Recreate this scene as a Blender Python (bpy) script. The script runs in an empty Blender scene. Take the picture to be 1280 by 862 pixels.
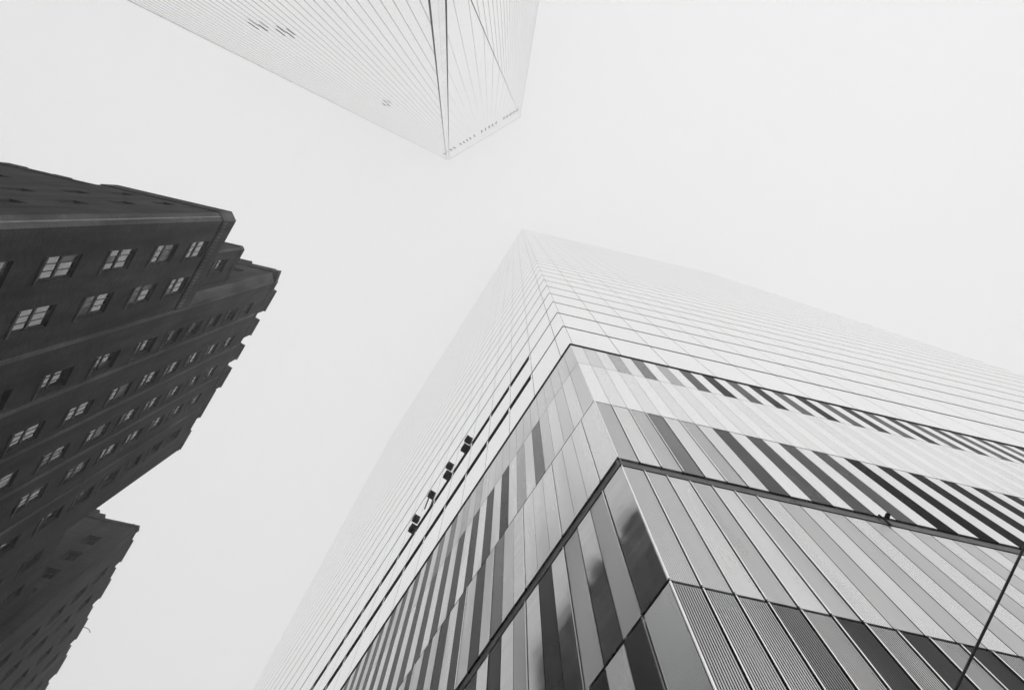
import bpy, bmesh, math, random
from mathutils import Vector, Matrix
random.seed(7)
R_ = math.radians
scene = bpy.context.scene
col = scene.collection

# ------------------------------------------------------------------ camera
EYE = 1.6                      # height of the lens above the pavement
F, ZX, ZY = 900.0, 643.0, 262.0   # focal length and zenith (pixels of a 1280 px wide frame)
zen = Vector((ZX - 640.0, ZY - 431.0, F)).normalized()
e2 = (Vector((0, 1, 0)) - zen.y * zen).normalized()
e1 = e2.cross(zen)
cam_d = bpy.data.cameras.new('camera')
cam = bpy.data.objects.new('camera', cam_d)
col.objects.link(cam)
right = Vector((e1.x, e2.x, zen.x)); up = -Vector((e1.y, e2.y, zen.y)); back = -Vector((e1.z, e2.z, zen.z))
m = Matrix((right, up, back)).transposed().to_4x4()
m.translation = Vector((0, 0, EYE))
cam.matrix_world = m
cam_d.sensor_fit = 'HORIZONTAL'
cam_d.sensor_width = 36.0
cam_d.lens = 36.0 * F / 1280.0
cam_d.clip_start = 0.1
cam_d.clip_end = 6000
scene.camera = cam

# ------------------------------------------------------------------ sky and sun
SUN_ELEV, SUN_AZ = R_(32), R_(140)      # azimuth measured clockwise from +Y
w = bpy.data.worlds.new('World'); scene.world = w; w.use_nodes = True
nt = w.node_tree; nt.nodes.clear()
out = nt.nodes.new('ShaderNodeOutputWorld'); bg = nt.nodes.new('ShaderNodeBackground')
sky = nt.nodes.new('ShaderNodeTexSky'); sky.sky_type = 'NISHITA'; sky.sun_disc = False
sky.sun_elevation = SUN_ELEV; sky.sun_rotation = SUN_AZ
sky.air_density = 2.0; sky.dust_density = 6.0
bw = nt.nodes.new('ShaderNodeRGBToBW')
tc = nt.nodes.new('ShaderNodeTexCoord')
ns = nt.nodes.new('ShaderNodeTexNoise'); ns.inputs['Scale'].default_value = 1.6; ns.inputs['Detail'].default_value = 2.0
mr = nt.nodes.new('ShaderNodeMapRange')
mr.inputs['From Min'].default_value = 0.3; mr.inputs['From Max'].default_value = 0.7
mr.inputs['To Min'].default_value = 7.75; mr.inputs['To Max'].default_value = 8.05   # even cloud deck
mx = nt.nodes.new('ShaderNodeMix'); mx.data_type = 'FLOAT'; mx.inputs[0].default_value = 0.04
nt.links.new(tc.outputs['Generated'], ns.inputs['Vector'])
nt.links.new(ns.outputs['Fac'], mr.inputs['Value'])
nt.links.new(sky.outputs[0], bw.inputs[0])
nt.links.new(mr.outputs[0], mx.inputs[2]); nt.links.new(bw.outputs[0], mx.inputs[3])
nt.links.new(mx.outputs[0], bg.inputs['Color'])
bg.inputs['Strength'].default_value = 0.134
nt.links.new(bg.outputs[0], out.inputs['Surface'])

sd = bpy.data.lights.new('sun', 'SUN'); sd.energy = 0.5; sd.angle = R_(30); sd.color = (1.0, 0.995, 0.985)
sun = bpy.data.objects.new('sun', sd); col.objects.link(sun)
sdir = Vector((math.sin(SUN_AZ) * math.cos(SUN_ELEV), math.cos(SUN_AZ) * math.cos(SUN_ELEV), math.sin(SUN_ELEV)))
sun.rotation_euler = sdir.to_track_quat('Z', 'Y').to_euler()

vs = scene.view_settings
vs.view_transform = 'Standard'; vs.look = 'None'; vs.exposure = 0.0; vs.gamma = 1.0; vs.use_curve_mapping = False
try:
    scene.cycles.max_bounces = 8; scene.cycles.volume_bounces = 4
    scene.cycles.caustics_reflective = True
except Exception:
    pass

# ------------------------------------------------------------------ helpers
def tag(o, label=None, cat=None, group=None, kind=None):
    if label: o['label'] = label
    if cat: o['category'] = cat
    if group: o['group'] = group
    if kind: o['kind'] = kind
    return o

def empty(name, loc):
    o = bpy.data.objects.new(name, None); o.location = loc; col.objects.link(o); return o

class MB:
    """collects faces in world space and links them as one mesh"""
    def __init__(self): self.v = []; self.f = []; self.m = []
    def poly(self, pts, mi=0):
        i = len(self.v); self.v += [tuple(p) for p in pts]; self.f.append(list(range(i, i + len(pts)))); self.m.append(mi)
    def hexa(self, p, mi=0):
        """p: 8 corners, bottom 0-3 counter-clockwise seen from outside top, top 4-7"""
        i = len(self.v); self.v += [tuple(q) for q in p]
        for f in ((3, 2, 1, 0), (4, 5, 6, 7), (0, 1, 5, 4), (1, 2, 6, 5), (2, 3, 7, 6), (3, 0, 4, 7)):
            self.f.append([i + k for k in f]); self.m.append(mi)
    def box(self, fr, s0, s1, h0, h1, d0, d1, mi=0):
        P = fr
        self.hexa([P(s0, h0, d0), P(s1, h0, d0), P(s1, h0, d1), P(s0, h0, d1),
                   P(s0, h1, d0), P(s1, h1, d0), P(s1, h1, d1), P(s0, h1, d1)], mi)
    def prism(self, ring, z0, z1, mi=0):
        n = len(ring)
        i = len(self.v)
        self.v += [(p[0], p[1], z0) for p in ring] + [(p[0], p[1], z1) for p in ring]
        self.f.append([i + k for k in reversed(range(n))]); self.m.append(mi)
        self.f.append([i + n + k for k in range(n)]); self.m.append(mi)
        for k in range(n):
            self.f.append([i + k, i + (k + 1) % n, i + n + (k + 1) % n, i + n + k]); self.m.append(mi)
    def tube(self, pts, r, seg=8, mi=0):
        pts = [Vector(p) for p in pts]; rr = r if isinstance(r, (list, tuple)) else [r] * len(pts)
        i = len(self.v); n = len(pts)
        for k, p in enumerate(pts):
            d = (pts[min(k + 1, n - 1)] - pts[max(k - 1, 0)]).normalized()
            a = d.orthogonal().normalized() if k == 0 else (a - d * a.dot(d)).normalized()
            b = d.cross(a)
            for q in range(seg):
                t = 2 * math.pi * q / seg
                self.v.append(tuple(p + (a * math.cos(t) + b * math.sin(t)) * rr[k]))
        for k in range(n - 1):
            for q in range(seg):
                q2 = (q + 1) % seg
                self.f.append([i + k * seg + q, i + k * seg + q2, i + (k + 1) * seg + q2, i + (k + 1) * seg + q]); self.m.append(mi)
        self.f.append([i + q for q in reversed(range(seg))]); self.m.append(mi)
        self.f.append([i + (n - 1) * seg + q for q in range(seg)]); self.m.append(mi)
    def build(self, name, mats, parent=None, kind=None, fix=True, smooth=False):
        me = bpy.data.meshes.new(name)
        me.from_pydata(self.v, [], self.f)
        if not isinstance(mats, (list, tuple)): mats = [mats]
        for mm in mats: me.materials.append(mm)
        for p, k in zip(me.polygons, self.m):
            p.material_index = k; p.use_smooth = smooth
        if fix:
            b = bmesh.new(); b.from_mesh(me); bmesh.ops.recalc_face_normals(b, faces=b.faces); b.to_mesh(me); b.free()
        o = bpy.data.objects.new(name, me); col.objects.link(o)
        if parent is not None:
            o.parent = parent
            if parent.type == 'EMPTY': o.matrix_parent_inverse = Matrix.Translation(-Vector(parent.location))
        if kind: o['kind'] = kind
        return o

def frame(o, u, n):
    """wall frame: s along the wall, h metres above the lens, d outward"""
    def P(s, h, d=0.0):
        return (o[0] + u[0] * s + n[0] * d, o[1] + u[1] * s + n[1] * d, h + EYE)
    return P

# ------------------------------------------------------------------ materials
def principled(name, base=(.5, .5, .5), rough=.5, metal=0.0, spec=.5):
    mt = bpy.data.materials.new(name); mt.use_nodes = True
    b = mt.node_tree.nodes['Principled BSDF']
    if not isinstance(base, (tuple, list)): base = (base,) * 3
    b.inputs['Base Color'].default_value = (*base, 1); b.inputs['Roughness'].default_value = rough
    b.inputs['Metallic'].default_value = metal; b.inputs['Specular IOR Level'].default_value = spec
    return mt, b

def tint(b, v):
    b.inputs['Specular Tint'].default_value = (v, v, v, 1)

def vary(mt, b, lo, hi, scale=(1, 1, 1), detail=4.0, rough=None, bump=0.0, nscale=1.0):
    """object-space noise on base colour (dirt, tint), optional roughness range and bump"""
    n = mt.node_tree; tcn = n.nodes.new('ShaderNodeTexCoord'); mp = n.nodes.new('ShaderNodeMapping')
    mp.inputs['Scale'].default_value = scale
    t = n.nodes.new('ShaderNodeTexNoise'); t.inputs['Detail'].default_value = detail; t.inputs['Scale'].default_value = nscale
    r = n.nodes.new('ShaderNodeMapRange'); r.inputs['From Min'].default_value = .3; r.inputs['From Max'].default_value = .7
    r.inputs['To Min'].default_value = lo; r.inputs['To Max'].default_value = hi
    n.links.new(tcn.outputs['Object'], mp.inputs['Vector']); n.links.new(mp.outputs[0], t.inputs['Vector'])
    n.links.new(t.outputs['Fac'], r.inputs['Value']); n.links.new(r.outputs[0], b.inputs['Base Color'])
    if rough:
        r2 = n.nodes.new('ShaderNodeMapRange'); r2.inputs['From Min'].default_value = .3; r2.inputs['From Max'].default_value = .7
        r2.inputs['To Min'].default_value, r2.inputs['To Max'].default_value = rough
        n.links.new(t.outputs['Fac'], r2.inputs['Value']); n.links.new(r2.outputs[0], b.inputs['Roughness'])
    if bump:
        bp = n.nodes.new('ShaderNodeBump'); bp.inputs['Strength'].default_value = bump; bp.inputs['Distance'].default_value = .02
        n.links.new(t.outputs['Fac'], bp.inputs['Height']); n.links.new(bp.outputs[0], b.inputs['Normal'])
    return mt

M = {}
mt, b = principled('asphalt', .05, .9); M['asphalt'] = vary(mt, b, .04, .065, nscale=3)
mt, b = principled('concrete_paving', .3, .85); M['paving'] = vary(mt, b, .24, .34, nscale=1.5)
mt, b = principled('road_paint', .8, .6); M['paint'] = vary(mt, b, .6, .8, nscale=6)

# brick: fine courses, weather streaks, patchy tint
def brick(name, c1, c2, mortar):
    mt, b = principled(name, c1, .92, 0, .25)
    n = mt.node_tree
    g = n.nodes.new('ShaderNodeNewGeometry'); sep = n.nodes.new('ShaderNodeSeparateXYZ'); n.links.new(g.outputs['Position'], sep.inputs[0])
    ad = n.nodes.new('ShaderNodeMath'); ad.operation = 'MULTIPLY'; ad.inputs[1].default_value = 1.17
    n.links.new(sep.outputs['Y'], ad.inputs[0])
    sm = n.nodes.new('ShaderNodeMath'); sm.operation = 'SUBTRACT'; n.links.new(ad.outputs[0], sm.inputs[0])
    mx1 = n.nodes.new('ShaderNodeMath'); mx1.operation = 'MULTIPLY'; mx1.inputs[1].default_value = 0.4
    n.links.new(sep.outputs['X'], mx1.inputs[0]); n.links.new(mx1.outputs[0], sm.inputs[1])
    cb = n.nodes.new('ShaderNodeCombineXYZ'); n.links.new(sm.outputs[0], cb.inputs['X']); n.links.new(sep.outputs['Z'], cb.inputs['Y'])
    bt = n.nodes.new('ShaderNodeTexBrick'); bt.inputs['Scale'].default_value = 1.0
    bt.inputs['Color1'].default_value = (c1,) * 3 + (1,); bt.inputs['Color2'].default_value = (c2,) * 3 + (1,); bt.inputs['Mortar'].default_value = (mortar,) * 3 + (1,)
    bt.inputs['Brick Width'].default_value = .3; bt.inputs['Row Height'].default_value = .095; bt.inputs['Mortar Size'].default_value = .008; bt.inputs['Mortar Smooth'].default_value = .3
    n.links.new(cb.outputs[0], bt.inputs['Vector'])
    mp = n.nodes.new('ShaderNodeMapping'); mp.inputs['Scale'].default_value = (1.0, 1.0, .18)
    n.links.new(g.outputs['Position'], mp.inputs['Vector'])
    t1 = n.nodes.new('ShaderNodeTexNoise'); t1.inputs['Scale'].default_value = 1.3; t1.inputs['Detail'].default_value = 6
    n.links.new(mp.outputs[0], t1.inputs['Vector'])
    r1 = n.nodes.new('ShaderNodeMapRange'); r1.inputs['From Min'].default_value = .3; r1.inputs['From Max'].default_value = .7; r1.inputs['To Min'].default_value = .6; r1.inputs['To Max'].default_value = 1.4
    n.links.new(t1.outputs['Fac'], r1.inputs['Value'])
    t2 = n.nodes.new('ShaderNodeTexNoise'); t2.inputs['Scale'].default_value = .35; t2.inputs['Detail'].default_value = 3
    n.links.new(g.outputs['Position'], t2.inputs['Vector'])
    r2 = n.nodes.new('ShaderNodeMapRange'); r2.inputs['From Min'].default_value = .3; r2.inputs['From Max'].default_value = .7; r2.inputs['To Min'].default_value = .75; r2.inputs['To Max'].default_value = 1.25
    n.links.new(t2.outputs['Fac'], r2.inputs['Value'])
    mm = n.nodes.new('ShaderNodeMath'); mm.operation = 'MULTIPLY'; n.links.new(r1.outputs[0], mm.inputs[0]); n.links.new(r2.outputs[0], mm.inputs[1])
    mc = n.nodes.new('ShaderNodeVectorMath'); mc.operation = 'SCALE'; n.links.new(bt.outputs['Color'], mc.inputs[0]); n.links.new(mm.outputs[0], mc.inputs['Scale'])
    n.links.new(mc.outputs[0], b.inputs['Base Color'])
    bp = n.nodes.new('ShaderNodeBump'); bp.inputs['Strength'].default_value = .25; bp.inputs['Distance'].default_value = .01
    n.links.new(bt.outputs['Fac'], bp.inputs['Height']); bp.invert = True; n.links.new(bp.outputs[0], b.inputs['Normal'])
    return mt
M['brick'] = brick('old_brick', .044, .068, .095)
M['brick_trim'] = brick('brick_trim', .13, .17, .18)  # paler brick for trim, also paints the lit look of splayed corners
mt, b = principled('limestone', .4, .9); M['limestone'] = vary(mt, b, .32, .48, nscale=2)
mt, b = principled('window_paint', .035, .5); M['win_frame'] = vary(mt, b, .02, .04, nscale=4)
mt, b = principled('old_window_glass', .03, .06, 0, .9); b.inputs['IOR'].default_value = 2.2
M['old_glass'] = vary(mt, b, .015, .05, nscale=.8, rough=(.03, .12), bump=.15)
mt, b = principled('roof_tar', .06, .9); M['roof'] = vary(mt, b, .05, .08, nscale=2)
mt, b = principled('blind_behind_glass', .2, .06, 0, .9); b.inputs['IOR'].default_value = 1.8
M['blind_glass'] = vary(mt, b, .12, .26, scale=(1, 1, 6), nscale=2.5, rough=(.03, .12), bump=.15)
mt, b = principled('dirty_glass', .02, .25, 0, .7); M['dirty_glass'] = vary(mt, b, .012, .03, nscale=.9, rough=(.15, .5), bump=.2)

mt, b = principled('coated_glass', .93, .06, 1.0); M['tower_glass'] = vary(mt, b, .91, .95, scale=(.3, .3, .12), nscale=1.0, rough=(.04, .1))
mt, b = principled('black_joint', .012, .7, 0, .2); M['joint'] = vary(mt, b, .008, .016, nscale=5)  # also paints the soffit shade on heads of brick openings
mt, b = principled('dark_channel', .1, .5, .1); M['channel'] = vary(mt, b, .07, .12, nscale=2, rough=(.35, .6))
mt, b = principled('edge_steel', .9, .25, 1.0); M['flange'] = vary(mt, b, .82, .94, nscale=3)
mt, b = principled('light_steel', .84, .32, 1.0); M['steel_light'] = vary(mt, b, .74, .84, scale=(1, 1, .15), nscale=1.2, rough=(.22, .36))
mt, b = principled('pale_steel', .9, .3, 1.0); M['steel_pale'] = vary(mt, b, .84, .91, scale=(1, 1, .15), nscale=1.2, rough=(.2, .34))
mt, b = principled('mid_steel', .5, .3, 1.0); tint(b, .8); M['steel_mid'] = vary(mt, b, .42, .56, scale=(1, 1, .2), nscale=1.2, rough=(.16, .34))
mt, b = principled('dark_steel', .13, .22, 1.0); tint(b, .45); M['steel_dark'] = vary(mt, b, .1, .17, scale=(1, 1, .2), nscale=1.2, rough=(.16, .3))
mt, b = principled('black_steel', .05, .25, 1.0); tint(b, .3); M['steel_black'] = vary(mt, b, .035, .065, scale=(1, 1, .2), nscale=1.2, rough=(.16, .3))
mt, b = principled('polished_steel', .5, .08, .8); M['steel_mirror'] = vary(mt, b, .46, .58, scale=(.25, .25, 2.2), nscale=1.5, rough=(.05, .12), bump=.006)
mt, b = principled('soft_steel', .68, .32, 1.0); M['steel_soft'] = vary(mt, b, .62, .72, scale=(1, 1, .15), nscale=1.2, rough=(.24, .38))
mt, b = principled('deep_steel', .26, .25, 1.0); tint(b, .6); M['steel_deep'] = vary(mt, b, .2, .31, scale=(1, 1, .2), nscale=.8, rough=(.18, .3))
mt, b = principled('ribbed_steel', .86, .42, .55); M['steel_ribbed'] = vary(mt, b, .8, .9, scale=(1, 1, .15), nscale=1.2, rough=(.34, .48))
mt, b = principled('equipment_black', .01, .75, 0, .15); M['equip'] = vary(mt, b, .006, .014, nscale=6)
mt, b = principled('cable_rubber', .015, .5); M['cable'] = vary(mt, b, .01, .02, nscale=8)
mt, b = principled('tall_glass', .9, .1, 1.0); M['tall_glass'] = vary(mt, b, .92, .97, scale=(.05, .05, .02), nscale=1.0, rough=(.08, .16))
mt, b = principled('tall_glass_line', .4, .5, .5); M['tall_line'] = vary(mt, b, .62, .7, nscale=1)
mt, b = principled('tall_edge_steel', .95, .25, 1.0); M['tall_edge'] = vary(mt, b, .9, .97, nscale=.3)

# ------------------------------------------------------------------ ground
def structure(name, mb, mat):
    return tag(mb.build(name, mat), kind='structure')
g = MB(); g.poly([(-2500, -2500, 0), (2500, -2500, 0), (2500, 2500, 0), (-2500, 2500, 0)]); structure('ground', g, M['asphalt'])

# directions shared by the two street walls
aR, aL = R_(13.1), R_(122.57)
uR = Vector((math.cos(aR), math.sin(aR))); uL = Vector((math.cos(aL), math.sin(aL)))
nR = Vector((uR.y, -uR.x))            # outward from the wall that faces the square
nL = Vector((-uL.y, uL.x))            # outward from the wall that faces the narrow street
D = 5.23
cor = Vector((math.cos(R_(67.1)), math.sin(R_(67.1)))) * D
PR, PL = frame(cor, uR, nR), frame(cor, uL, nL)
nB = -nL                              # outward from the brick building's street wall
BD = 12.0
foot = -nB * BD
wB = -uR                              # into the brick block, away from the street

# pavements (kerb 0.13) along both street walls and a strip of road between them
def slab(name, pts, z0, z1, mat):
    s = MB(); s.prism(pts, z0, z1); structure(name, s, mat)
road = MB()
PF = lambda s, d: tuple(Vector(foot) + uL * s + nB * d)
road.poly([(*PF(-160, 3.2), .004), (*PF(-160, 13.2), .004), (*PF(160, 13.2), .004), (*PF(160, 3.2), .004)]); structure('road', road, M['asphalt'])
ml = MB()
for k in range(-12, 14):
    a, c = PF(k * 9 - 1.5, 8.15), PF(k * 9 + 1.5, 8.3)
    d1, d2 = PF(k * 9 + 1.5, 8.15), PF(k * 9 - 1.5, 8.3)
    ml.poly([(*a, .009), (*d1, .009), (*c, .009), (*d2, .009)])
structure('road_markings', ml, M['paint'])
slab('pavement', [PF(7, 0.02), PF(7, 3.2), PF(150, 3.2), PF(150, 0.02)], .004, .13, M['paving'])
slab('pavement', [PF(-4, 13.2), PF(-4, 16.28), PF(75, 16.28), PF(75, 13.2)], .004, .13, M['paving'])

# ------------------------------------------------------------------ glass tower with steel-louvred base
TW_R, TW_L, TW_H = 49.2, 67.2, 190.0
tower = empty('glass_tower', (cor.x, cor.y, 0))
tag(tower, 'pale glass tower with striped steel panels around its base, its roof lost in fog', 'office tower')

def sR(k): return 0 if k == 0 else .452 * k - .00045 * k * k if k < 60 else .452 * 60 - .00045 * 3600 + .4 * (k - 60)
def sLa(k): return 0 if k == 0 else .59 + .4605 * (k - 1) - .00015 * (k - 1) ** 2 if k < 60 else .59 + .4605 * 59 - .00015 * 59 ** 2 + .443 * (k - 60)
def sLb(k): return .4555 * k - .0001 * k * k if k < 60 else .4555 * 60 - .36 + .4435 * (k - 60)
# rows: height range of the five visible panel rows, plus the plain rows down to the pavement
ROWS = [(-1.3, 4.05), (4.11, 8.76), (8.83, 13.13), (13.62, 17.86), (17.92, 22.64), (22.68, 25.6)]
def corner_proj(P, s, h):
    v = Vector(P(s, h)) - Vector((0, 0, EYE)); c = Vector((v.dot(right), v.dot(up), -v.dot(back)))
    return (640 + F * c.x / c.z, 431 - F * c.y / c.z) if c.z > .01 else None
def area(P, s0, s1, h0, h1):
    q = [corner_proj(P, s, h) for s, h in ((s0, h0), (s1, h0), (s1, h1), (s0, h1))]
    if any(x is None for x in q): return 0
    # clip roughly to the frame by sampling
    n = 0
    for i in range(6):
        for j in range(12):
            s = s0 + (s1 - s0) * (i + .5) / 6; h = h0 + (h1 - h0) * (j + .5) / 12
            p = corner_proj(P, s, h)
            if 0 <= p[0] <= 1280 and 0 <= p[1] <= 862: n += 1
    a = 0
    for i in range(4):
        x0, y0 = q[i]; x1, y1 = q[(i + 1) % 4]; a += x0 * y1 - x1 * y0
    return abs(a) / 2 * n / 72

PM = ['steel_soft', 'steel_deep', 'steel_ribbed', 'steel_light', 'steel_pale', 'steel_mid', 'steel_dark', 'steel_black', 'steel_mirror', 'flange', 'joint']  # darker steels hold dark reflections in their base colour
PI = {k: i for i, k in enumerate(PM)}
def panel(mb, P, s0, s1, h0, h1, mat, ribs, flange):
    """one louvre panel: folded sheet, side flange, returns at top and bottom"""
    g_ = .005   # half the joint between panels
    g_ = .005 if flange or h0 > 13 else .011
    a, c = s0 + g_, s1 - g_
    mi = PI[mat]
    if flange:
        mb.box(P, a, a + .02, h0, h1, -.05, .022, PI['flange']); a += .022
    if ribs < 0:          # level slats, each leaning back a little
        n = -ribs; st = (h1 - h0) / n
        for i in range(n):
            y0, y1 = h0 + st * i, h0 + st * (i + 1)
            tl = st * (.12 if h0 < 6 else .07)
            mb.poly([P(a, y0, 0), P(c, y0, 0), P(c, y1, -tl), P(a, y1, -tl)], mi)
            mb.poly([P(a, y1, -tl), P(c, y1, -tl), P(c, y1, 0), P(a, y1, 0)], mi)
        mb.box(P, a, c, h0, h1, -.06, -.03, mi)
    elif ribs:
        n = ribs; wd = (c - a) / n; prof = []
        for i in range(n):
            x = a + i * wd
            prof += [(x, 0), (x + wd * (.6 if h0 < 6 else .68), 0), (x + wd * .74, -.026 if h0 < 6 else -.016), (x + wd * .94, -.026 if h0 < 6 else -.016)]
        prof.append((c, 0))
        for i in range(len(prof) - 1):
            (x0, d0), (x1, d1) = prof[i], prof[i + 1]
            mb.poly([P(x0, h0, d0), P(x1, h0, d1), P(x1, h1, d1), P(x0, h1, d0)], mi)
        mb.poly([P(x, h0, d) for x, d in prof] + [P(c, h0, -.05), P(a, h0, -.05)], mi)
        mb.poly([P(x, h1, d) for x, d in reversed(prof)] + [P(a, h1, -.05), P(c, h1, -.05)], mi)
    else:
        mb.box(P, a, c, h0, h1, -.05, 0, mi)

def kind_R(r, k):  # dark stripes: reflections of dark surroundings painted in as steel tones
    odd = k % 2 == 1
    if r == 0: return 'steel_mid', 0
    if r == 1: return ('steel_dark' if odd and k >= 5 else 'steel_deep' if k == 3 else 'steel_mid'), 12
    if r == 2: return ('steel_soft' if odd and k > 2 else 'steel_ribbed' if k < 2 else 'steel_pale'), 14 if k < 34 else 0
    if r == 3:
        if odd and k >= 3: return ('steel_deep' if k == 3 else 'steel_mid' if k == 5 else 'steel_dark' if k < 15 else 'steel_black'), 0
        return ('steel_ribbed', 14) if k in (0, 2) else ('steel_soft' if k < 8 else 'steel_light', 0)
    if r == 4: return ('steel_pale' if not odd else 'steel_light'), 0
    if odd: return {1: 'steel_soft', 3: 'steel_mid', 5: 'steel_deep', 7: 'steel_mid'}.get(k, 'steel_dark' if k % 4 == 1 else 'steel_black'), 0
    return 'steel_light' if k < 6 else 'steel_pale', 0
def kind_L(r, k):  # dark tones stand in for reflections, except the mirror panels
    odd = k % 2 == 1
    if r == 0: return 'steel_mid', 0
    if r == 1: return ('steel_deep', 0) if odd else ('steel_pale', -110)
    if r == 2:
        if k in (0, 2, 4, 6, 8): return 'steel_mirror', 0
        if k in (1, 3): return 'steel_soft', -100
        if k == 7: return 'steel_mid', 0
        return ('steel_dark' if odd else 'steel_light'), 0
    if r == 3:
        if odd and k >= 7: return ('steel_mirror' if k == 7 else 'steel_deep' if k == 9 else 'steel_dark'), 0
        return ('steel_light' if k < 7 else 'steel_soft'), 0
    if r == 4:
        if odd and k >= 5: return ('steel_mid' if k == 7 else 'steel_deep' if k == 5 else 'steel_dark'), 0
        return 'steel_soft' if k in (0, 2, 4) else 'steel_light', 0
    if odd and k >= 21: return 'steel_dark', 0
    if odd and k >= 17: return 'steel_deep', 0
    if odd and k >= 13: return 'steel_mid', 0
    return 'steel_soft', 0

plist = []
for r, (h0, h1) in enumerate(ROWS):
    for side in 'RL':
        P = PR if side == 'R' else PL
        fs = sR if side == 'R' else (sLa if r <= 3 else sLb)
        end = TW_R if side == 'R' else TW_L
        k = 0
        while fs(k) < end - .2:
            s0, s1 = fs(k), min(fs(k + 1), end)
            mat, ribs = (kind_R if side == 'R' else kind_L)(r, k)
            vis = area(P, s0, s1, h0, h1) if s0 < 20 else 0
            plist.append((vis, P, s0, s1, h0, h1, mat, ribs, r in (1, 2, 3) and ((side == 'R' and (k < 7 or r == 1)) or (side == 'L' and k % 3 == 1))))
            k += 1
plist.sort(key=lambda t: -t[0])
rest = MB()
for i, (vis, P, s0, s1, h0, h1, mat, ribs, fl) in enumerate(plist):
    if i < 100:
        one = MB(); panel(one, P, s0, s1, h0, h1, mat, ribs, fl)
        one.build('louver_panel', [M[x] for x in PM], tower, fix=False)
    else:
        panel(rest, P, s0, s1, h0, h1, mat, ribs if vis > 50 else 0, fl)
rest.build('louver_panel', [M[x] for x in PM], tower, kind='stuff', fix=False)

# back structure behind the panels, dark channel between the third and fourth rows
core = MB()
def tower_ring(inset):
    # corner + both walls + the far sides, pulled in by inset
    def isect(dr, dl):
        # point with distance dr behind wall R and dl behind wall L
        a = Matrix(((nR.x, nR.y), (nL.x, nL.y))); rhs = Vector((nR.dot(cor) - dr, nL.dot(cor) - dl)); return a.inverted() @ rhs
    p0 = isect(inset, inset)
    p1 = p0 + uR * (TW_R - inset * 2); p2 = p1 + uL * (TW_L - inset * 2); p3 = p0 + uL * (TW_L - inset * 2)
    return [tuple(p0), tuple(p1), tuple(p2), tuple(p3)]
core.prism(tower_ring(.07), 0.0, 25.95 + EYE)
core.build('base_core', M['joint'], tower)
ch = MB()
for P, L in ((PR, TW_R), (PL, TW_L)):
    sg = 0.0; k = 0
    while sg < L - .1:
        s1 = min(sg + 1.81, L)
        ch.box(P, sg + (.0 if k else -.02), s1 - .012, 13.24, 13.56, -.068, -.03)
        ch.box(P, sg + (.0 if k else -.02), s1 - .012, 13.17, 13.235, -.068, .012)
        sg = s1; k += 1
ch.build('ledge_channel', M['channel'], tower)
# small stainless joint clips seen as beads on the ledge
# glass storeys
FL = 4.06; H0 = 25.88; GAP = .26
inner = MB(); inner.prism(tower_ring(.22), 25.96 + EYE, TW_H + EYE); inner.build('floor_core', M['joint'], tower)
mR = [0.0, .1] + [1.95 + 1.83 * k for k in range(26)] + [TW_R]
mL = [0.0, .61] + [2.38 + 1.745 * k for k in range(37)] + [TW_L]
nst = int((TW_H - H0) / FL)
for i in range(nst):
    h0 = H0 + FL * i + (.16 if i == 0 else GAP / 2); h1 = H0 + FL * (i + 1) - GAP / 2
    st = MB()
    for P, js, sd_ in ((PR, mR, 'R'), (PL, mL, 'L')):
        for k in range(len(js) - 1):
            s0, s1 = js[k], js[k + 1]
            gp = .012 if s1 - s0 > .3 else .004
            top = h1
            if sd_ == 'L' and k >= 2 and i in (0, 1): top = h1 - (.62 if i == 0 else .72)
            st.box(P, s0 + gp, s1 - gp, h0, top, -.05, 0)
            if top != h1:   # narrow clip that carries on past the open slot
                st.box(P, s0 + gp, s0 + gp + .1, top + .04, h1, -.05, 0)
    st.build('glass_storey', M['tower_glass'], tower)
rearw = MB()
rg = tower_ring(.0)
for a, c in ((rg[1], rg[2]), (rg[2], rg[3])):
    pass
rearw.prism([tuple(Vector(rg[1]) ), tuple(Vector(rg[2])), tuple(Vector(rg[2]) - uR * .1), tuple(Vector(rg[1]) - uR * .1)], 0, TW_H + EYE)
rearw.prism([tuple(Vector(rg[2]) - uR * .12), tuple(Vector(rg[3])), tuple(Vector(rg[3]) - uL * .1), tuple(Vector(rg[2]) - uR * .12 - uL * .1)], 0, TW_H + EYE)
rearw.build('rear_wall', M['tower_glass'], tower)
rf = MB(); rf.prism(tower_ring(.05), TW_H + EYE + .01, TW_H + EYE + .6); rf.build('roof', M['channel'], tower)

# flood lamps on the narrow-street wall
def lamp(s, h, small=False):
    mb = MB()
    a = .17 if not small else .14
    mb.box(PL, s - a, s + a, h - .21, h + .22, .004, .16)
    mb.box(PL, s - a * .8, s + a * .8, h - .24, h - .175, .05, .18)
    mb.box(PL, s - a - .05, s - a - .005, h - .08, h + .08, .06, .16)
    mb.box(PL, s - .025, s + .025, h + .185, h + .3, .0, .06)
    if small: mb.tube([PL(s, h + .2, .12), PL(s + .05, h + .55, .1)], .025, 6)
    mb.build('flood_lamp', M['equip'], tower)
CU = cor.dot(uL)
def onto(h, s):        # position .12 m off the wall that covers the wall point (s, h)
    return (s + CU) * .972 - CU, h * .972
for h, s in ((36.9, 8.55), (36.05, 8.77), (37.45, 10.54), (36.1, 10.55), (37.24, 12.4), (37.2, 14.05), (36.05, 14.1)):
    sx, hx = onto(h, s); lamp(sx, hx, h > 36.5)
def along(h, s, d=.12):
    sx, hx = onto(h, s); return PL(sx, hx, d)
rod = MB(); rod.tube([along(36.9, 12.25), along(36.1, 12.4), along(35.4, 12.5)], .035, 6); rod.build('lamp_bracket', M['equip'], tower)

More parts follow.
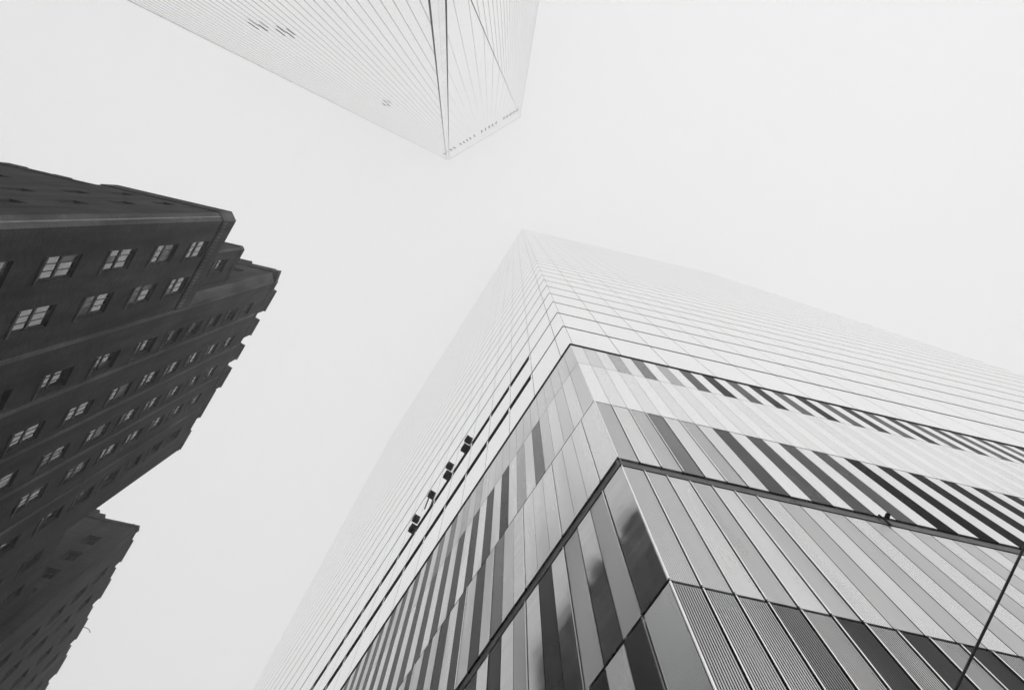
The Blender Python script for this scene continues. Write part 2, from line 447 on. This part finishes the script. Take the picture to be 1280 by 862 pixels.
# ------------------------------------------------------------------ security camera on the ledge
sc_o = empty('security_camera', PR(5.52, 13.2, .02))
tag(sc_o, 'small dark security camera on the ledge of the striped tower', 'camera')
q = MB()
q.box(PR, 5.47, 5.545, 13.44, 13.5, .03, .12); q.box(PR, 5.478, 5.537, 13.447, 13.493, .122, .145); q.build('body', M['equip'], sc_o)
q = MB(); q.box(PR, 5.4, 5.43, 13.1, 13.6, .014, .04); q.tube([PR(5.41, 13.47, .03), PR(5.5, 13.47, .05)], .013, 6); q.build('bracket', M['equip'], sc_o)

# ------------------------------------------------------------------ brick building
bb = empty('brick_building', (*(Vector(foot) + uL * 20), 0))
tag(bb, 'dark stepped brick building with notched parapets and rows of paired sash windows', 'building')
def bframe(s_org, depth, u=None, n=None):
    return None
def BP(s, h, d=0.0):      # street wall: s along, h above lens, d outward
    p = Vector(foot) + uL * s + nB * d
    return (p.x, p.y, h + EYE)
nS = Vector((uR.y, -uR.x))     # outward from the side walls that face the square
def side_frame(s, d=0.0):
    o = Vector(foot) + uL * s + nB * d
    return frame(o, wB, nS)

def grid_wall(mb, P, s0, s1, h0, h1, holes, mi=0):
    """wall skin with real openings; holes = (s0,s1,h0,h1,depth)"""
    holes = [q for q in holes if q[0] >= s0 and q[1] <= s1 and q[2] >= h0 and q[3] <= h1]
    ss = sorted({s0, s1, *[q[0] for q in holes], *[q[1] for q in holes]}); hh = sorted({h0, h1, *[q[2] for q in holes], *[q[3] for q in holes]})
    for i in range(len(ss) - 1):
        for j in range(len(hh) - 1):
            cs, chh = (ss[i] + ss[i + 1]) / 2, (hh[j] + hh[j + 1]) / 2
            if any(q[0] < cs < q[1] and q[2] < chh < q[3] for q in holes): continue
            mb.poly([P(ss[i], hh[j]), P(ss[i + 1], hh[j]), P(ss[i + 1], hh[j + 1]), P(ss[i], hh[j + 1])], mi)
    for (a, c, e, f, dp) in holes:
        mb.poly([P(a, e), P(c, e), P(c, e, -dp), P(a, e, -dp)], mi)
        mb.poly([P(a, f), P(c, f), P(c, f, -dp), P(a, f, -dp)], 2)  # head of the opening: recess shade painted in near-black
        mb.poly([P(a, e), P(a, f), P(a, f, -dp), P(a, e, -dp)], mi)
        mb.poly([P(c, e), P(c, f), P(c, f, -dp), P(c, e, -dp)], mi)

def sash(mbf, mbg, P, a, c, e, f, dp, rng, lower_open=False):
    """double-hung sash, three panes wide: frame faces into mbf, glass into mbg"""
    d = -dp
    fw = .055
    mid = (e + f) / 2
    mbf.box(P, a, a + fw, e, f, d, d + .05); mbf.box(P, c - fw, c, e, f, d, d + .05)
    mbf.box(P, a + fw, c - fw, e, e + fw, d, d + .05); mbf.box(P, a + fw, c - fw, f - fw, f, d, d + .05)
    mbf.box(P, a + fw, c - fw, mid - .06, mid + .06, d, d + .055)
    for t in (1 / 3, 2 / 3):
        x = a + fw + (c - a - 2 * fw) * t
        mbf.box(P, x - .012, x + .012, e + fw, mid - .06, d, d + .035); mbf.box(P, x - .012, x + .012, mid + .06, f - fw, d, d + .035)
    for (y0, y1) in ((e + fw, mid - .06), (mid + .06, f - fw)):
        # each light is set a hair out of true, as old panes are
        for t in range(3):
            x0 = a + fw + (c - a - 2 * fw) * t / 3 + .012 * (t > 0); x1 = a + fw + (c - a - 2 * fw) * (t + 1) / 3 - .012 * (t < 2)
            j = [rng.uniform(-.004, .004) for _ in range(4)]
            mbg.poly([P(x0, y0, d + .02 + j[0]), P(x1, y0, d + .02 + j[1]), P(x1, y1, d + .02 + j[2]), P(x0, y1, d + .02 + j[3])])
    # dark room behind
rng = random.Random(3)
wcount = 0
stuff_w = MB()
def window(P, a, c, e, f, dp, sill=True, vis=True):
    global wcount
    fr, gl = MB(), MB()
    sash(fr, gl, P, a, c, e, f, dp, rng)
    if not vis or wcount >= 100:
        k = len(stuff_w.v)
        for src, mi in ((fr, 0), (gl, 1)):
            k = len(stuff_w.v); stuff_w.v += src.v; stuff_w.f += [[i + k for i in ff] for ff in src.f]; stuff_w.m += [mi] * len(src.f)
        return
    wcount += 1
    o = fr.build('window', M['win_frame'], bb)
    pick = rng.random()
    for half in (0, 1):      # upper and lower sash can differ: blind down, dirty, open
        pm = [0, 1, 2][rng.choice([0, 0, 0, 0, 0, 1, 2])]
        for t in range(3): gl.m[half * 3 + t] = 2 if rng.random() < .08 else pm
    gl.build('pane', [M['old_glass'], M['blind_glass'], M['dirty_glass']], o, fix=False)
    if sill:
        s = MB(); s.box(P, a - .06, c + .06, e - .11, e - .004, -.04, .07); s.build('sill', M['brick_trim'], o)

LINT = [50.3, 47.5, 44.75, 42.0, 39.35, 36.45, 32.92, 29.3, 25.55, 21.95, 18.3, 14.6, 10.9, 7.2]
def row_h(i): return 2.03 if LINT[i] < 38 else (1.9 if LINT[i] < 42.5 else 1.78)
wall_mats = [M['brick'], M['brick_trim'], M['joint']]     # last slot paints soffit shade near-black on the opening heads

# --- low front wing
A0, A1, AH = 7.93, 13.72, 36.45
holesA = []
for cx in (10.0, 12.1):
    for i, L in enumerate(LINT):
        if L < 37:
            L = min(L, 36.25); holesA.append((cx - .52, cx + .48, L - 2.05, L, .13))
CH = .38
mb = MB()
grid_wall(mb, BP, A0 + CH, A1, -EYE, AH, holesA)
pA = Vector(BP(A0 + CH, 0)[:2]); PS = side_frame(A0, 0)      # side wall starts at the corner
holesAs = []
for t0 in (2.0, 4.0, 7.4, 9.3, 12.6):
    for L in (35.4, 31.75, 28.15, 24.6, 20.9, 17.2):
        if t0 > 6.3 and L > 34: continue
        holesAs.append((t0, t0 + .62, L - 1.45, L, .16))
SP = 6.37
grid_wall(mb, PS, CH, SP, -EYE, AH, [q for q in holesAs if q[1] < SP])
# chamfered corner, its lit tone painted in with the paler brick
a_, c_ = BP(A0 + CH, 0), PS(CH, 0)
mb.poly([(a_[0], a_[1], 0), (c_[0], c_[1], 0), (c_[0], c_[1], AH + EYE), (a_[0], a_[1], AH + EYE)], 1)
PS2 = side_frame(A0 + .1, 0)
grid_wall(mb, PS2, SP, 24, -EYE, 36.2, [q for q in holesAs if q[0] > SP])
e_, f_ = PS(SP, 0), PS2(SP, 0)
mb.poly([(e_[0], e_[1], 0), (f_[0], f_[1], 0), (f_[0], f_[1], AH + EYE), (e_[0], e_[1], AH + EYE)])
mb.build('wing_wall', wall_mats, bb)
for (a, c, e, f, dp) in holesA: window(BP, a, c, e, f, dp, vis=e > 17)
for (a, c, e, f, dp) in holesAs:
    P = PS if c < SP else PS2
    window(P, a, c, e, f, dp, sill=False, vis=(e > 18 and c < 9))
# coping: brick soldier band, slightly proud, chamfered with the corner
cp = MB()
def band(h0, h1, o, th, mi=0):
    s_in = A0 + CH
    cp.box(BP, s_in, A1 - .02, h0, h1, o - th, o, mi)
    cp.box(PS, CH, SP - .01, h0, h1, o - th, o, mi)
    n1 = [Vector(BP(s_in, 0, o)[:2]), Vector(PS(CH, 0, o)[:2]), Vector(PS(CH, 0, o - th)[:2]), Vector(BP(s_in, 0, o - th)[:2])]
    cp.prism([tuple(p) for p in n1], h0 + EYE, h1 + EYE, 1 if mi == 0 else mi)
band(36.56, 38.15, .05, .4)
band(AH + .005, 36.555, -.04, .3, 2)
for k in range(26):     # dentil course under the coping
    s = A0 + CH + .1 + k * .2
    cp.box(BP, s, s + .1, 36.7, 37.15, .052, .075, 1)
cp.build('coping', [M['brick'], M['brick_trim'], M['joint']], bb)
for k, (t0, t1, hh) in enumerate(((6.4, 7.9, 36.3), (8.0, 8.9, 36.75), (9.0, 10.3, 36.6), (10.4, 11.4, 37.0), (12.2, 13.6, 36.8), (14.6, 16, 36.8))):
    cp = MB(); cp.box(PS2, t0, t1, 36.205, hh + .3, -.35, .06); cp.build('merlon', M['brick'], bb)
bead = MB(); p1 = (Vector(BP(A0 + CH, 0)[:2]) + Vector(PS(CH, 0)[:2])) / 2; t_ = (Vector(BP(A0 + CH, 0)[:2]) - Vector(PS(CH, 0)[:2])).normalized(); q_ = Vector((t_.y, -t_.x)); q_ = q_ if q_.dot(nB) > 0 else -q_
bead.prism([tuple(p1 + t_ * .03 + q_ * .002), tuple(p1 - t_ * .03 + q_ * .002), tuple(p1 - t_ * .02 + q_ * .03), tuple(p1 + t_ * .02 + q_ * .03)], .2, AH + EYE - .02); bead.build('corner_bead', M['limestone'], bb)
ro = MB(); ro.prism([BP(A0 + .5, 0, -.35)[:2], BP(A1, 0, -.35)[:2], tuple(Vector(BP(A1, 0, -.35)[:2]) + wB * 23), tuple(Vector(BP(A0 + .6, 0, -.35)[:2]) + wB * 23)], 35.7 + EYE, 36.1 + EYE); ro.build('roof', M['roof'], bb)

# --- set-back block behind the wing's parapet
mb = MB(); dS = -1.0
SB = lambda s, h, d=0.0: BP(s, h, d + dS)
hole = [(11.75, 12.75, 41.7, 43.75, .2)]
grid_wall(mb, SB, 11.2, 13.55, 36.1, 45.0, hole)
PSb = side_frame(11.05, dS)
grid_wall(mb, PSb, .15, 9, 36.1, 45.0, [(2.2, 3.1, 40.5, 42.4, .2), (5, 5.9, 40.5, 42.4, .2)])
a_, c_ = SB(11.2, 0), PSb(.15, 0)
mb.poly([(a_[0], a_[1], 36.1 + EYE), (c_[0], c_[1], 36.1 + EYE), (c_[0], c_[1], 45 + EYE), (a_[0], a_[1], 45 + EYE)], 1)  # splayed corner, lit tone put into the paler brick
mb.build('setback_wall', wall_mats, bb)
cp = MB(); cp.box(SB, 11.2, 13.5, 45.005, 45.5, -.3, .05, 0); cp.box(PSb, .15, 9, 45.005, 45.5, -.3, .05, 0); 
n1 = [SB(11.2, 0, .05)[:2], PSb(.15, 0, .05)[:2], PSb(.15, 0, -.3)[:2], SB(11.2, 0, -.3)[:2]]
cp.prism(n1, 45.005 + EYE, 45.5 + EYE, 1)
cp.build('coping', wall_mats, bb)
for (a, c, e, f, dp) in hole: window(SB, a, c, e, f, dp)
window(PSb, 2.2, 3.1, 40.5, 42.4, .2, False, False); window(PSb, 5, 5.9, 40.5, 42.4, .2, False, False)
ro = MB(); ro.prism([SB(11.2, 0, -.3)[:2], SB(13.5, 0, -.3)[:2], tuple(Vector(SB(13.5, 0, -.3)[:2]) + wB * 9), tuple(Vector(SB(11.2, 0, -.3)[:2]) + wB * 9)], 44.3 + EYE, 44.6 + EYE); ro.build('roof', M['roof'], bb)

# --- main block
M0, M1, MH = 13.9, 29.15, 52.6
COLS = [(15.76, .52, .21), (18.52, .47, .12), (21.08, .48, .12), (23.48, .48, .12), (26.6, .5, .22)]
holesM = []
for cx, hw, dp in COLS:
    for i, L in enumerate(LINT):
        holesM.append((cx - hw, cx + hw, L - row_h(i), L, dp))
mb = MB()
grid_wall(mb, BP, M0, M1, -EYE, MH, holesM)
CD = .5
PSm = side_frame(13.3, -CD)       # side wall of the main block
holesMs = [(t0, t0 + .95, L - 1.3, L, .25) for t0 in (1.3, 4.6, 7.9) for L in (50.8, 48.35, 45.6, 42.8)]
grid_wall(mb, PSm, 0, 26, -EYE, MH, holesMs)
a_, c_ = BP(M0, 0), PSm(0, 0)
mb.poly([(a_[0], a_[1], 0), (c_[0], c_[1], 0), (c_[0], c_[1], MH + EYE), (a_[0], a_[1], MH + EYE)], 1)  # splay painted paler to look lit
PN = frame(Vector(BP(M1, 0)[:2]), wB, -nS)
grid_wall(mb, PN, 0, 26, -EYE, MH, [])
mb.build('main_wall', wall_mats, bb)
for (a, c, e, f, dp) in holesM: window(BP, a, c, e, f, dp, vis=e > 22.5 or (e > 18 and a > 17))
for (a, c, e, f, dp) in holesMs: window(PSm, a, c, e, f, dp, sill=False, vis=a < 2)
pl_ = MB()
for s in (13.74, 16.55, 19.38, 22.02, 24.95):
    one = MB(); one.box(BP, s - .1, s + .1, -EYE + .02, MH - .6, .0, .045); one.build('pilaster', M['brick_trim'], bb)
mp = MB()
def merlon(P, s0, s1, h0, h1, d0=-.45, d1=.0, cap=True):
    q = MB(); q.box(P, s0, s1, h0, h1, d0, d1)
    if cap: q.box(P, s0 - .05, s1 + .05, h1, h1 + .16, d0 - .03, d1 + .06, 1)
    q.build('merlon', wall_mats, bb)
mp.box(BP, M0, M1, MH + .004, MH + .1, -.45, .05, 1)
for s0, s1, h1 in ((13.15, 14.66, 53.15), (14.88, 16.62, 54.35), (17.5, 18.82, 54.3), (19.85, 21.07, 54.3), (21.95, 23.69, 54.3), (23.75, 26.25, 53.35), (27.45, 29.15, 53.0)):
    merlon(BP, max(s0, M0), s1, MH + .104, h1)
for t0, t1, h1 in ((0.0, 1.9, 53.2), (2.2, 3.1, 54.3), (3.6, 5.6, 55.3), (6.4, 8, 54.3), (9, 11, 54.3), (12.5, 15, 54.3)):
    merlon(PSm, t0 + .0, t1, MH + .004, h1, -.45, .12)
# corner turret cap that leans out over the splayed corner
p4 = [BP(M0 + .05, 0, .03), BP(13.0, 0, -.12), PSm(.5, 0, .1), PSm(1.6, 0, -.4), BP(M0 + .05, 0, -.7)]
mp.prism([p[:2] for p in p4], MH + .12 + EYE, 53.3 + EYE, 1)
for t0 in range(0, 24, 4): merlon(PN, t0 + .5, t0 + 2.6, MH + .004, 54.2, -.45, 0)
mp.build('parapet', wall_mats, bb)
ro = MB(); ro.prism([BP(M0 + .2, 0, -.6)[:2], BP(M1 - .2, 0, -.6)[:2], tuple(Vector(BP(M1 - .2, 0, -.6)[:2]) + wB * 24), tuple(Vector(BP(M0 + .2, 0, -.6)[:2]) + wB * 24)], 52 + EYE, 52.4 + EYE); ro.build('roof', M['roof'], bb)

# --- infill wall at the back of the light court
mb = MB(); IF = lambda s, h, d=0.0: BP(s, h, d - 1.0)
holesI = [(31.9, 32.9, L - 1.9, L, .3) for L in (40.1, 36.5, 32.9, 29.3)] + [(34.6, 35.6, L - 1.9, L, .3) for L in (40.1, 36.5, 32.9, 29.3)]
grid_wall(mb, IF, M1 + .01, 38.4, -EYE, 42.0, holesI)
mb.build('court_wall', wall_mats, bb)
for q in holesI: window(IF, *q, vis=q[2] > 30 and q[0] < 33)
ro = MB(); ro.box(IF, M1 + .02, 38.3, 41.6, 42.0, -14, -.02); ro.build('roof', M['roof'], bb)

# --- far wing
B0, B1, BH = 37.35, 78.0, 53.9
LB = [52.15, 49.4, 46.65, 43.9, 41.1, 38.3, 35.3, 31.9, 28.3]
holesF = [(cx - .5, cx + .5, L - 1.7, L, .35) for cx in (40.6, 43.45, 46.55, 49.4, 52.4, 55.4, 58.4) for L in LB]
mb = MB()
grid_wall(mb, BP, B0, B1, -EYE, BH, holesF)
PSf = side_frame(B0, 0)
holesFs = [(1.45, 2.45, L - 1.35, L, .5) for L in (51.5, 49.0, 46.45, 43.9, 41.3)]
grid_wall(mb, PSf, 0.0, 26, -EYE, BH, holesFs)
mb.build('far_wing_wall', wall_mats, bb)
for q in holesF: window(BP, *q, sill=False, vis=(40 < q[0] < 53 and q[2] > 42))
for q in holesFs: window(PSf, *q, sill=False, vis=q[2] > 44)
mp = MB()
mp.box(PSf, -.03, 3.0, BH + .004, BH + .35, -.4, .05, 0)
merlon(PSf, 3.02, 3.7, BH + .004, 54.75, -.4, .1, False); merlon(PSf, 3.74, 4.6, BH + .004, 55.2, -.4, .12, False); merlon(PSf, 4.62, 20, BH + .004, 54.9, -.4, .0, False)
s = B0 + .05
for k in range(16):
    ln = (1.4, 2.1, 1.2, 1.9)[k % 4]
    merlon(BP, s, s + ln, BH + .004, (54.0, 54.65, 54.2, 54.75)[k % 4]); s += ln + (.35, .5)[k % 2]
mp.build('parapet', wall_mats, bb)
ro = MB(); ro.prism([BP(B0 + .2, 0, -.5)[:2], BP(B1, 0, -.5)[:2], tuple(Vector(BP(B1, 0, -.5)[:2]) + wB * 24), tuple(Vector(BP(B0 + .2, 0, -.5)[:2]) + wB * 24)], 53.2 + EYE, 53.6 + EYE); ro.build('roof', M['roof'], bb)
gp = MB(); gp.tube([BP(48.1, 54.3, -.2), BP(48.1, 54.5, .1), BP(48.1, 54.62, .35), BP(48.12, 54.6, .6), BP(48.15, 54.42, .82)], .028, 6); gp.build('gooseneck_pipe', M['equip'], bb)
bw_ = MB()
# rear walls close the block
far = [tuple(Vector(BP(s, 0, 0)[:2]) + wB * 25) for s in (A0 + .4, B1)]
bw_.poly([(*far[0], 0), (*far[1], 0), (*far[1], 52 + EYE), (*far[0], 52 + EYE)]); bw_.build('rear_wall', M['brick'], bb)
if stuff_w.f: stuff_w.build('window', [M['win_frame'], M['old_glass']], bb, kind='stuff', fix=False)

# dark interiors behind the brick walls' windows
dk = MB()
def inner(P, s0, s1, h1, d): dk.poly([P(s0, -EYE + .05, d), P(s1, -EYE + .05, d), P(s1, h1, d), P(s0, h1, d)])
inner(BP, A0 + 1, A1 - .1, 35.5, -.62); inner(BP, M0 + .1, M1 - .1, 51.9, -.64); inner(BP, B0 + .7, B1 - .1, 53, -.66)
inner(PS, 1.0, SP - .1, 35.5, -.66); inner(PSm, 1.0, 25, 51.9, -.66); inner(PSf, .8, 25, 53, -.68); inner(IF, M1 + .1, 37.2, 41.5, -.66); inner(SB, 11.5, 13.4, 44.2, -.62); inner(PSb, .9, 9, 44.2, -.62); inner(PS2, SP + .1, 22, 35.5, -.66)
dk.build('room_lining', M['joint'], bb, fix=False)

# ------------------------------------------------------------------ tall tapering tower in the fog
s_, cx, cy, th, hb, bs = 45.0, -27.54, -56.93, -29.77, 43.6, 65.4
TH = 400.0
a = R_(th); u = Vector((math.cos(a), math.sin(a))); n = Vector((-u.y, u.x)); c0 = Vector((cx, cy))
top = [c0 - u * s_ / 2 + n * s_ / 2, c0 + u * s_ / 2 + n * s_ / 2, c0 + u * s_ / 2 - n * s_ / 2, c0 - u * s_ / 2 - n * s_ / 2]
hd = bs / math.sqrt(2)
bot = [c0 + n * hd, c0 + u * hd, c0 - n * hd, c0 - u * hd]      # bot[0] below the middle of edge top[0]-top[1]
tall = empty('tapering_skyscraper', (cx, cy, 0))
tag(tall, 'very tall faceted glass skyscraper with sloping edges fading into the fog', 'skyscraper')
T3 = [Vector((p.x, p.y, TH + EYE)) for p in top]; B3 = [Vector((p.x, p.y, hb + EYE)) for p in bot]
tri = []
for i in range(4):
    tri.append(('inverted', B3[i], T3[i], T3[(i + 1) % 4]))           # apex at the bottom
    tri.append(('upright', T3[(i + 1) % 4], B3[i], B3[(i + 1) % 4]))  # apex at the top
ctr = Vector((cx, cy, 200))
def beam(mb, p, q, nrm, wd, th_, mi=0, off=0.0):
    """flat bar from p to q lying on a face with normal nrm"""
    d = (q - p).normalized(); sd = d.cross(nrm).normalized() * wd / 2
    o0 = nrm * off; o1 = nrm * (off + th_)
    mb.hexa([p - sd + o0, p + sd + o0, q + sd + o0, q - sd + o0, p - sd + o1, p + sd + o1, q + sd + o1, q - sd + o1], mi)
for kind, apex, e0, e1_ in tri:
    nr = (e0 - apex).cross(e1_ - apex).normalized()
    if nr.dot((apex + e0 + e1_) / 3 - ctr) < 0: nr = -nr
    f = MB(); f.poly([apex, e0, e1_])
    # mullions run straight up the face from / to the level edge
    ed = (e1_ - e0); L = ed.length; ed.normalize()
    foot_t = (apex - e0).dot(ed)
    t = 1.45 / 2
    while t < L:
        p = e0 + ed * t
        if t < foot_t: r_ = e0 + (apex - e0) * (t / foot_t)
        else: r_ = e1_ + (apex - e1_) * ((L - t) / (L - foot_t))
        if (r_ - p).length > 3: beam(f, p, r_, nr, .018 if apex is T3[1] else .04, .03, 1, .002)
        t += 1.45
    o = f.build('glass_facet', [M['tall_glass'], M['tall_line']], tall, fix=False)
    ee = MB()
    for q_ in (e0, e1_):
        inw = (((e0 + e1_ + apex) / 3) - (q_ + apex) / 2)
        dd = (q_ - apex).normalized(); inw = (inw - dd * inw.dot(dd)).normalized()
        hi, lo = (q_, apex) if q_.z > apex.z else (apex, q_)
        mid_edge = apex in (B3[0], T3[0]) and lo is B3[0] and hi is T3[0]
        right_edge = apex is B3[0] and hi is T3[1]
        if mid_edge:
            beam(ee, lo + inw * .3, hi + inw * .3, nr, .66, .07, 0, .05)
            beam(ee, lo + inw * .75, hi + inw * .75, nr, .17, .05, 1, .05)
        elif right_edge:
            beam(ee, lo + inw * .12, hi + inw * .12, nr, .07, .05, 1, .05)
        elif lo is B3[0]: pass
        else:
            beam(ee, lo + inw * .3, hi + inw * .3, nr, .5, .07, 0, .05)
    if ee.f: ee.build('edge_trim', [M['tall_edge'], M['joint']], tall, fix=False)
# parapet band and its row of openings
pr = MB()
for i in range(4):
    p, q_ = T3[i], T3[(i + 1) % 4]; d = (q_ - p).normalized(); no = Vector((d.y, -d.x, 0))
    if no.dot(Vector((p.x - cx, p.y - cy, 0))) < 0: no = -no
    mid_ = Vector((0, 0, 1))
    pr.hexa([p + no * .02, q_ + no * .02, q_ - no * .8, p - no * .8, p + no * .02 + mid_ * 1.2, q_ + no * .02 + mid_ * 1.2, q_ - no * .8 + mid_ * 1.2, p - no * .8 + mid_ * 1.2])
pr.build('parapet', M['channel'], tall)
nr = (T3[0] - B3[0]).cross(T3[1] - B3[0]).normalized()
if nr.dot(T3[0] - ctr) < 0: nr = -nr
up_f = ((T3[0] + T3[1]) / 2 - B3[0]).normalized()
op = [.07, .105, .14, .175] + [.245, .28, .315, .35, .395] + [.475, .515, .555, .59, .63] + [.715, .75, .785, .82, .855]
for t in op:
    c_ = T3[0] + (T3[1] - T3[0]) * (t + .02) - up_f * 85
    hole_ = MB(); d = (T3[1] - T3[0]).normalized()
    beam(hole_, c_ - up_f * 9.0, c_ + up_f * 9.0, nr, .62, .06, 0, .02)
    hole_.build('vent_opening', M['joint'], tall, fix=False)
# long dark slots in the wide facet
fd = (B3[0] - B3[3]); fl = fd.length; fd.normalize()
fn = Vector((fd.y, -fd.x, 0))
if fn.dot(Vector((B3[0].x - cx, B3[0].y - cy, 0))) < 0: fn = -fn
for s, h0, h1, wd in ((31.9, 106.2, 110.2, .27), (33.58, 105.8, 109.3, .27), (36.15, 105.4, 109.1, .27), (37.62, 105.2, 108.8, .27), (39.3, 170, 174, .4), (40.6, 168.5, 172, .4)):
    p = B3[3] + fd * s
    sl = MB(); beam(sl, Vector((p.x, p.y, h0 + EYE)), Vector((p.x, p.y, h1 + EYE)), fn, wd, .05, 0, .04); sl.build('dark_slot', M['joint'], tall, fix=False)
# square plinth below the facets, roof and mast
pd = MB(); pd.prism([tuple(p) for p in bot], 0, hb + EYE - .05); pd.build('plinth', M['tall_glass'], tall)
rf = MB(); rf.prism([tuple(c0 + (p - c0) * .97) for p in top], TH + EYE - 1.0, TH + EYE - .2); rf.build('roof', M['roof'], tall)

# ------------------------------------------------------------------ overhead cable
def ray(px, py):
    v = right * ((px - 640) / F) + up * ((431 - py) / F) - back
    return v.normalized()
# hung from a bracket on the tower's wall, rising to a pole across the square
r0, r1 = ray(1140, 972), ray(1420, 374)
o3 = Vector((0, 0, EYE))
n3 = Vector((nR.x, nR.y, 0)); t0 = (Vector((cor.x, cor.y, 0)) + n3 * .12 - o3).dot(n3) / r0.dot(n3)
c_a = o3 + r0 * t0; c_b = o3 + r1 * 13.0
cb = empty('overhead_cable', c_a)
tag(cb, 'thin black cable crossing in front of the striped tower base at the right', 'cable')
pts = []
for k in range(25):
    t = k / 24; p = c_a.lerp(c_b, t); p.z -= .05 * 4 * t * (1 - t); pts.append(p)
q = MB(); q.tube(pts, .0155, 8); q.build('wire', M['cable'], cb, smooth=True)
q = MB(); pm = Vector((c_a.x, c_a.y, c_a.z)); q.tube([pm - n3 * .17, pm + n3 * .02], .025, 8); q.build('wall_anchor', M['channel'], cb)
pole = empty('street_pole', (c_b.x, c_b.y, 0))
tag(pole, 'plain grey steel pole holding the far end of the overhead cable', 'pole')
q = MB(); q.tube([(c_b.x, c_b.y, 0), (c_b.x, c_b.y, 1.2), (c_b.x, c_b.y, c_b.z + .3)], [.13, .11, .06], 12); q.build('shaft', M['channel'], pole, smooth=True)
q = MB(); q.tube([(c_b.x, c_b.y, 0), (c_b.x, c_b.y, .06)], .22, 12); q.build('base_plate', M['channel'], pole)

# ------------------------------------------------------------------ haze
HZ = .0024
hz = MB(); hz.prism([(-420, -420), (420, -420), (420, 420), (-420, 420)], -1.0, TH + 12)
ho = tag(hz.build('haze', None or bpy.data.materials.new('haze_air')), kind='stuff')
hm = ho.data.materials[0]; hm.use_nodes = True; hn = hm.node_tree; hn.nodes.clear()
hout = hn.nodes.new('ShaderNodeOutputMaterial'); hv = hn.nodes.new('ShaderNodeVolumePrincipled')
hv.inputs['Color'].default_value = (.99, .99, .99, 1); hv.inputs['Density'].default_value = HZ; hv.inputs['Anisotropy'].default_value = .5
hn.links.new(hv.outputs[0], hout.inputs['Volume'])
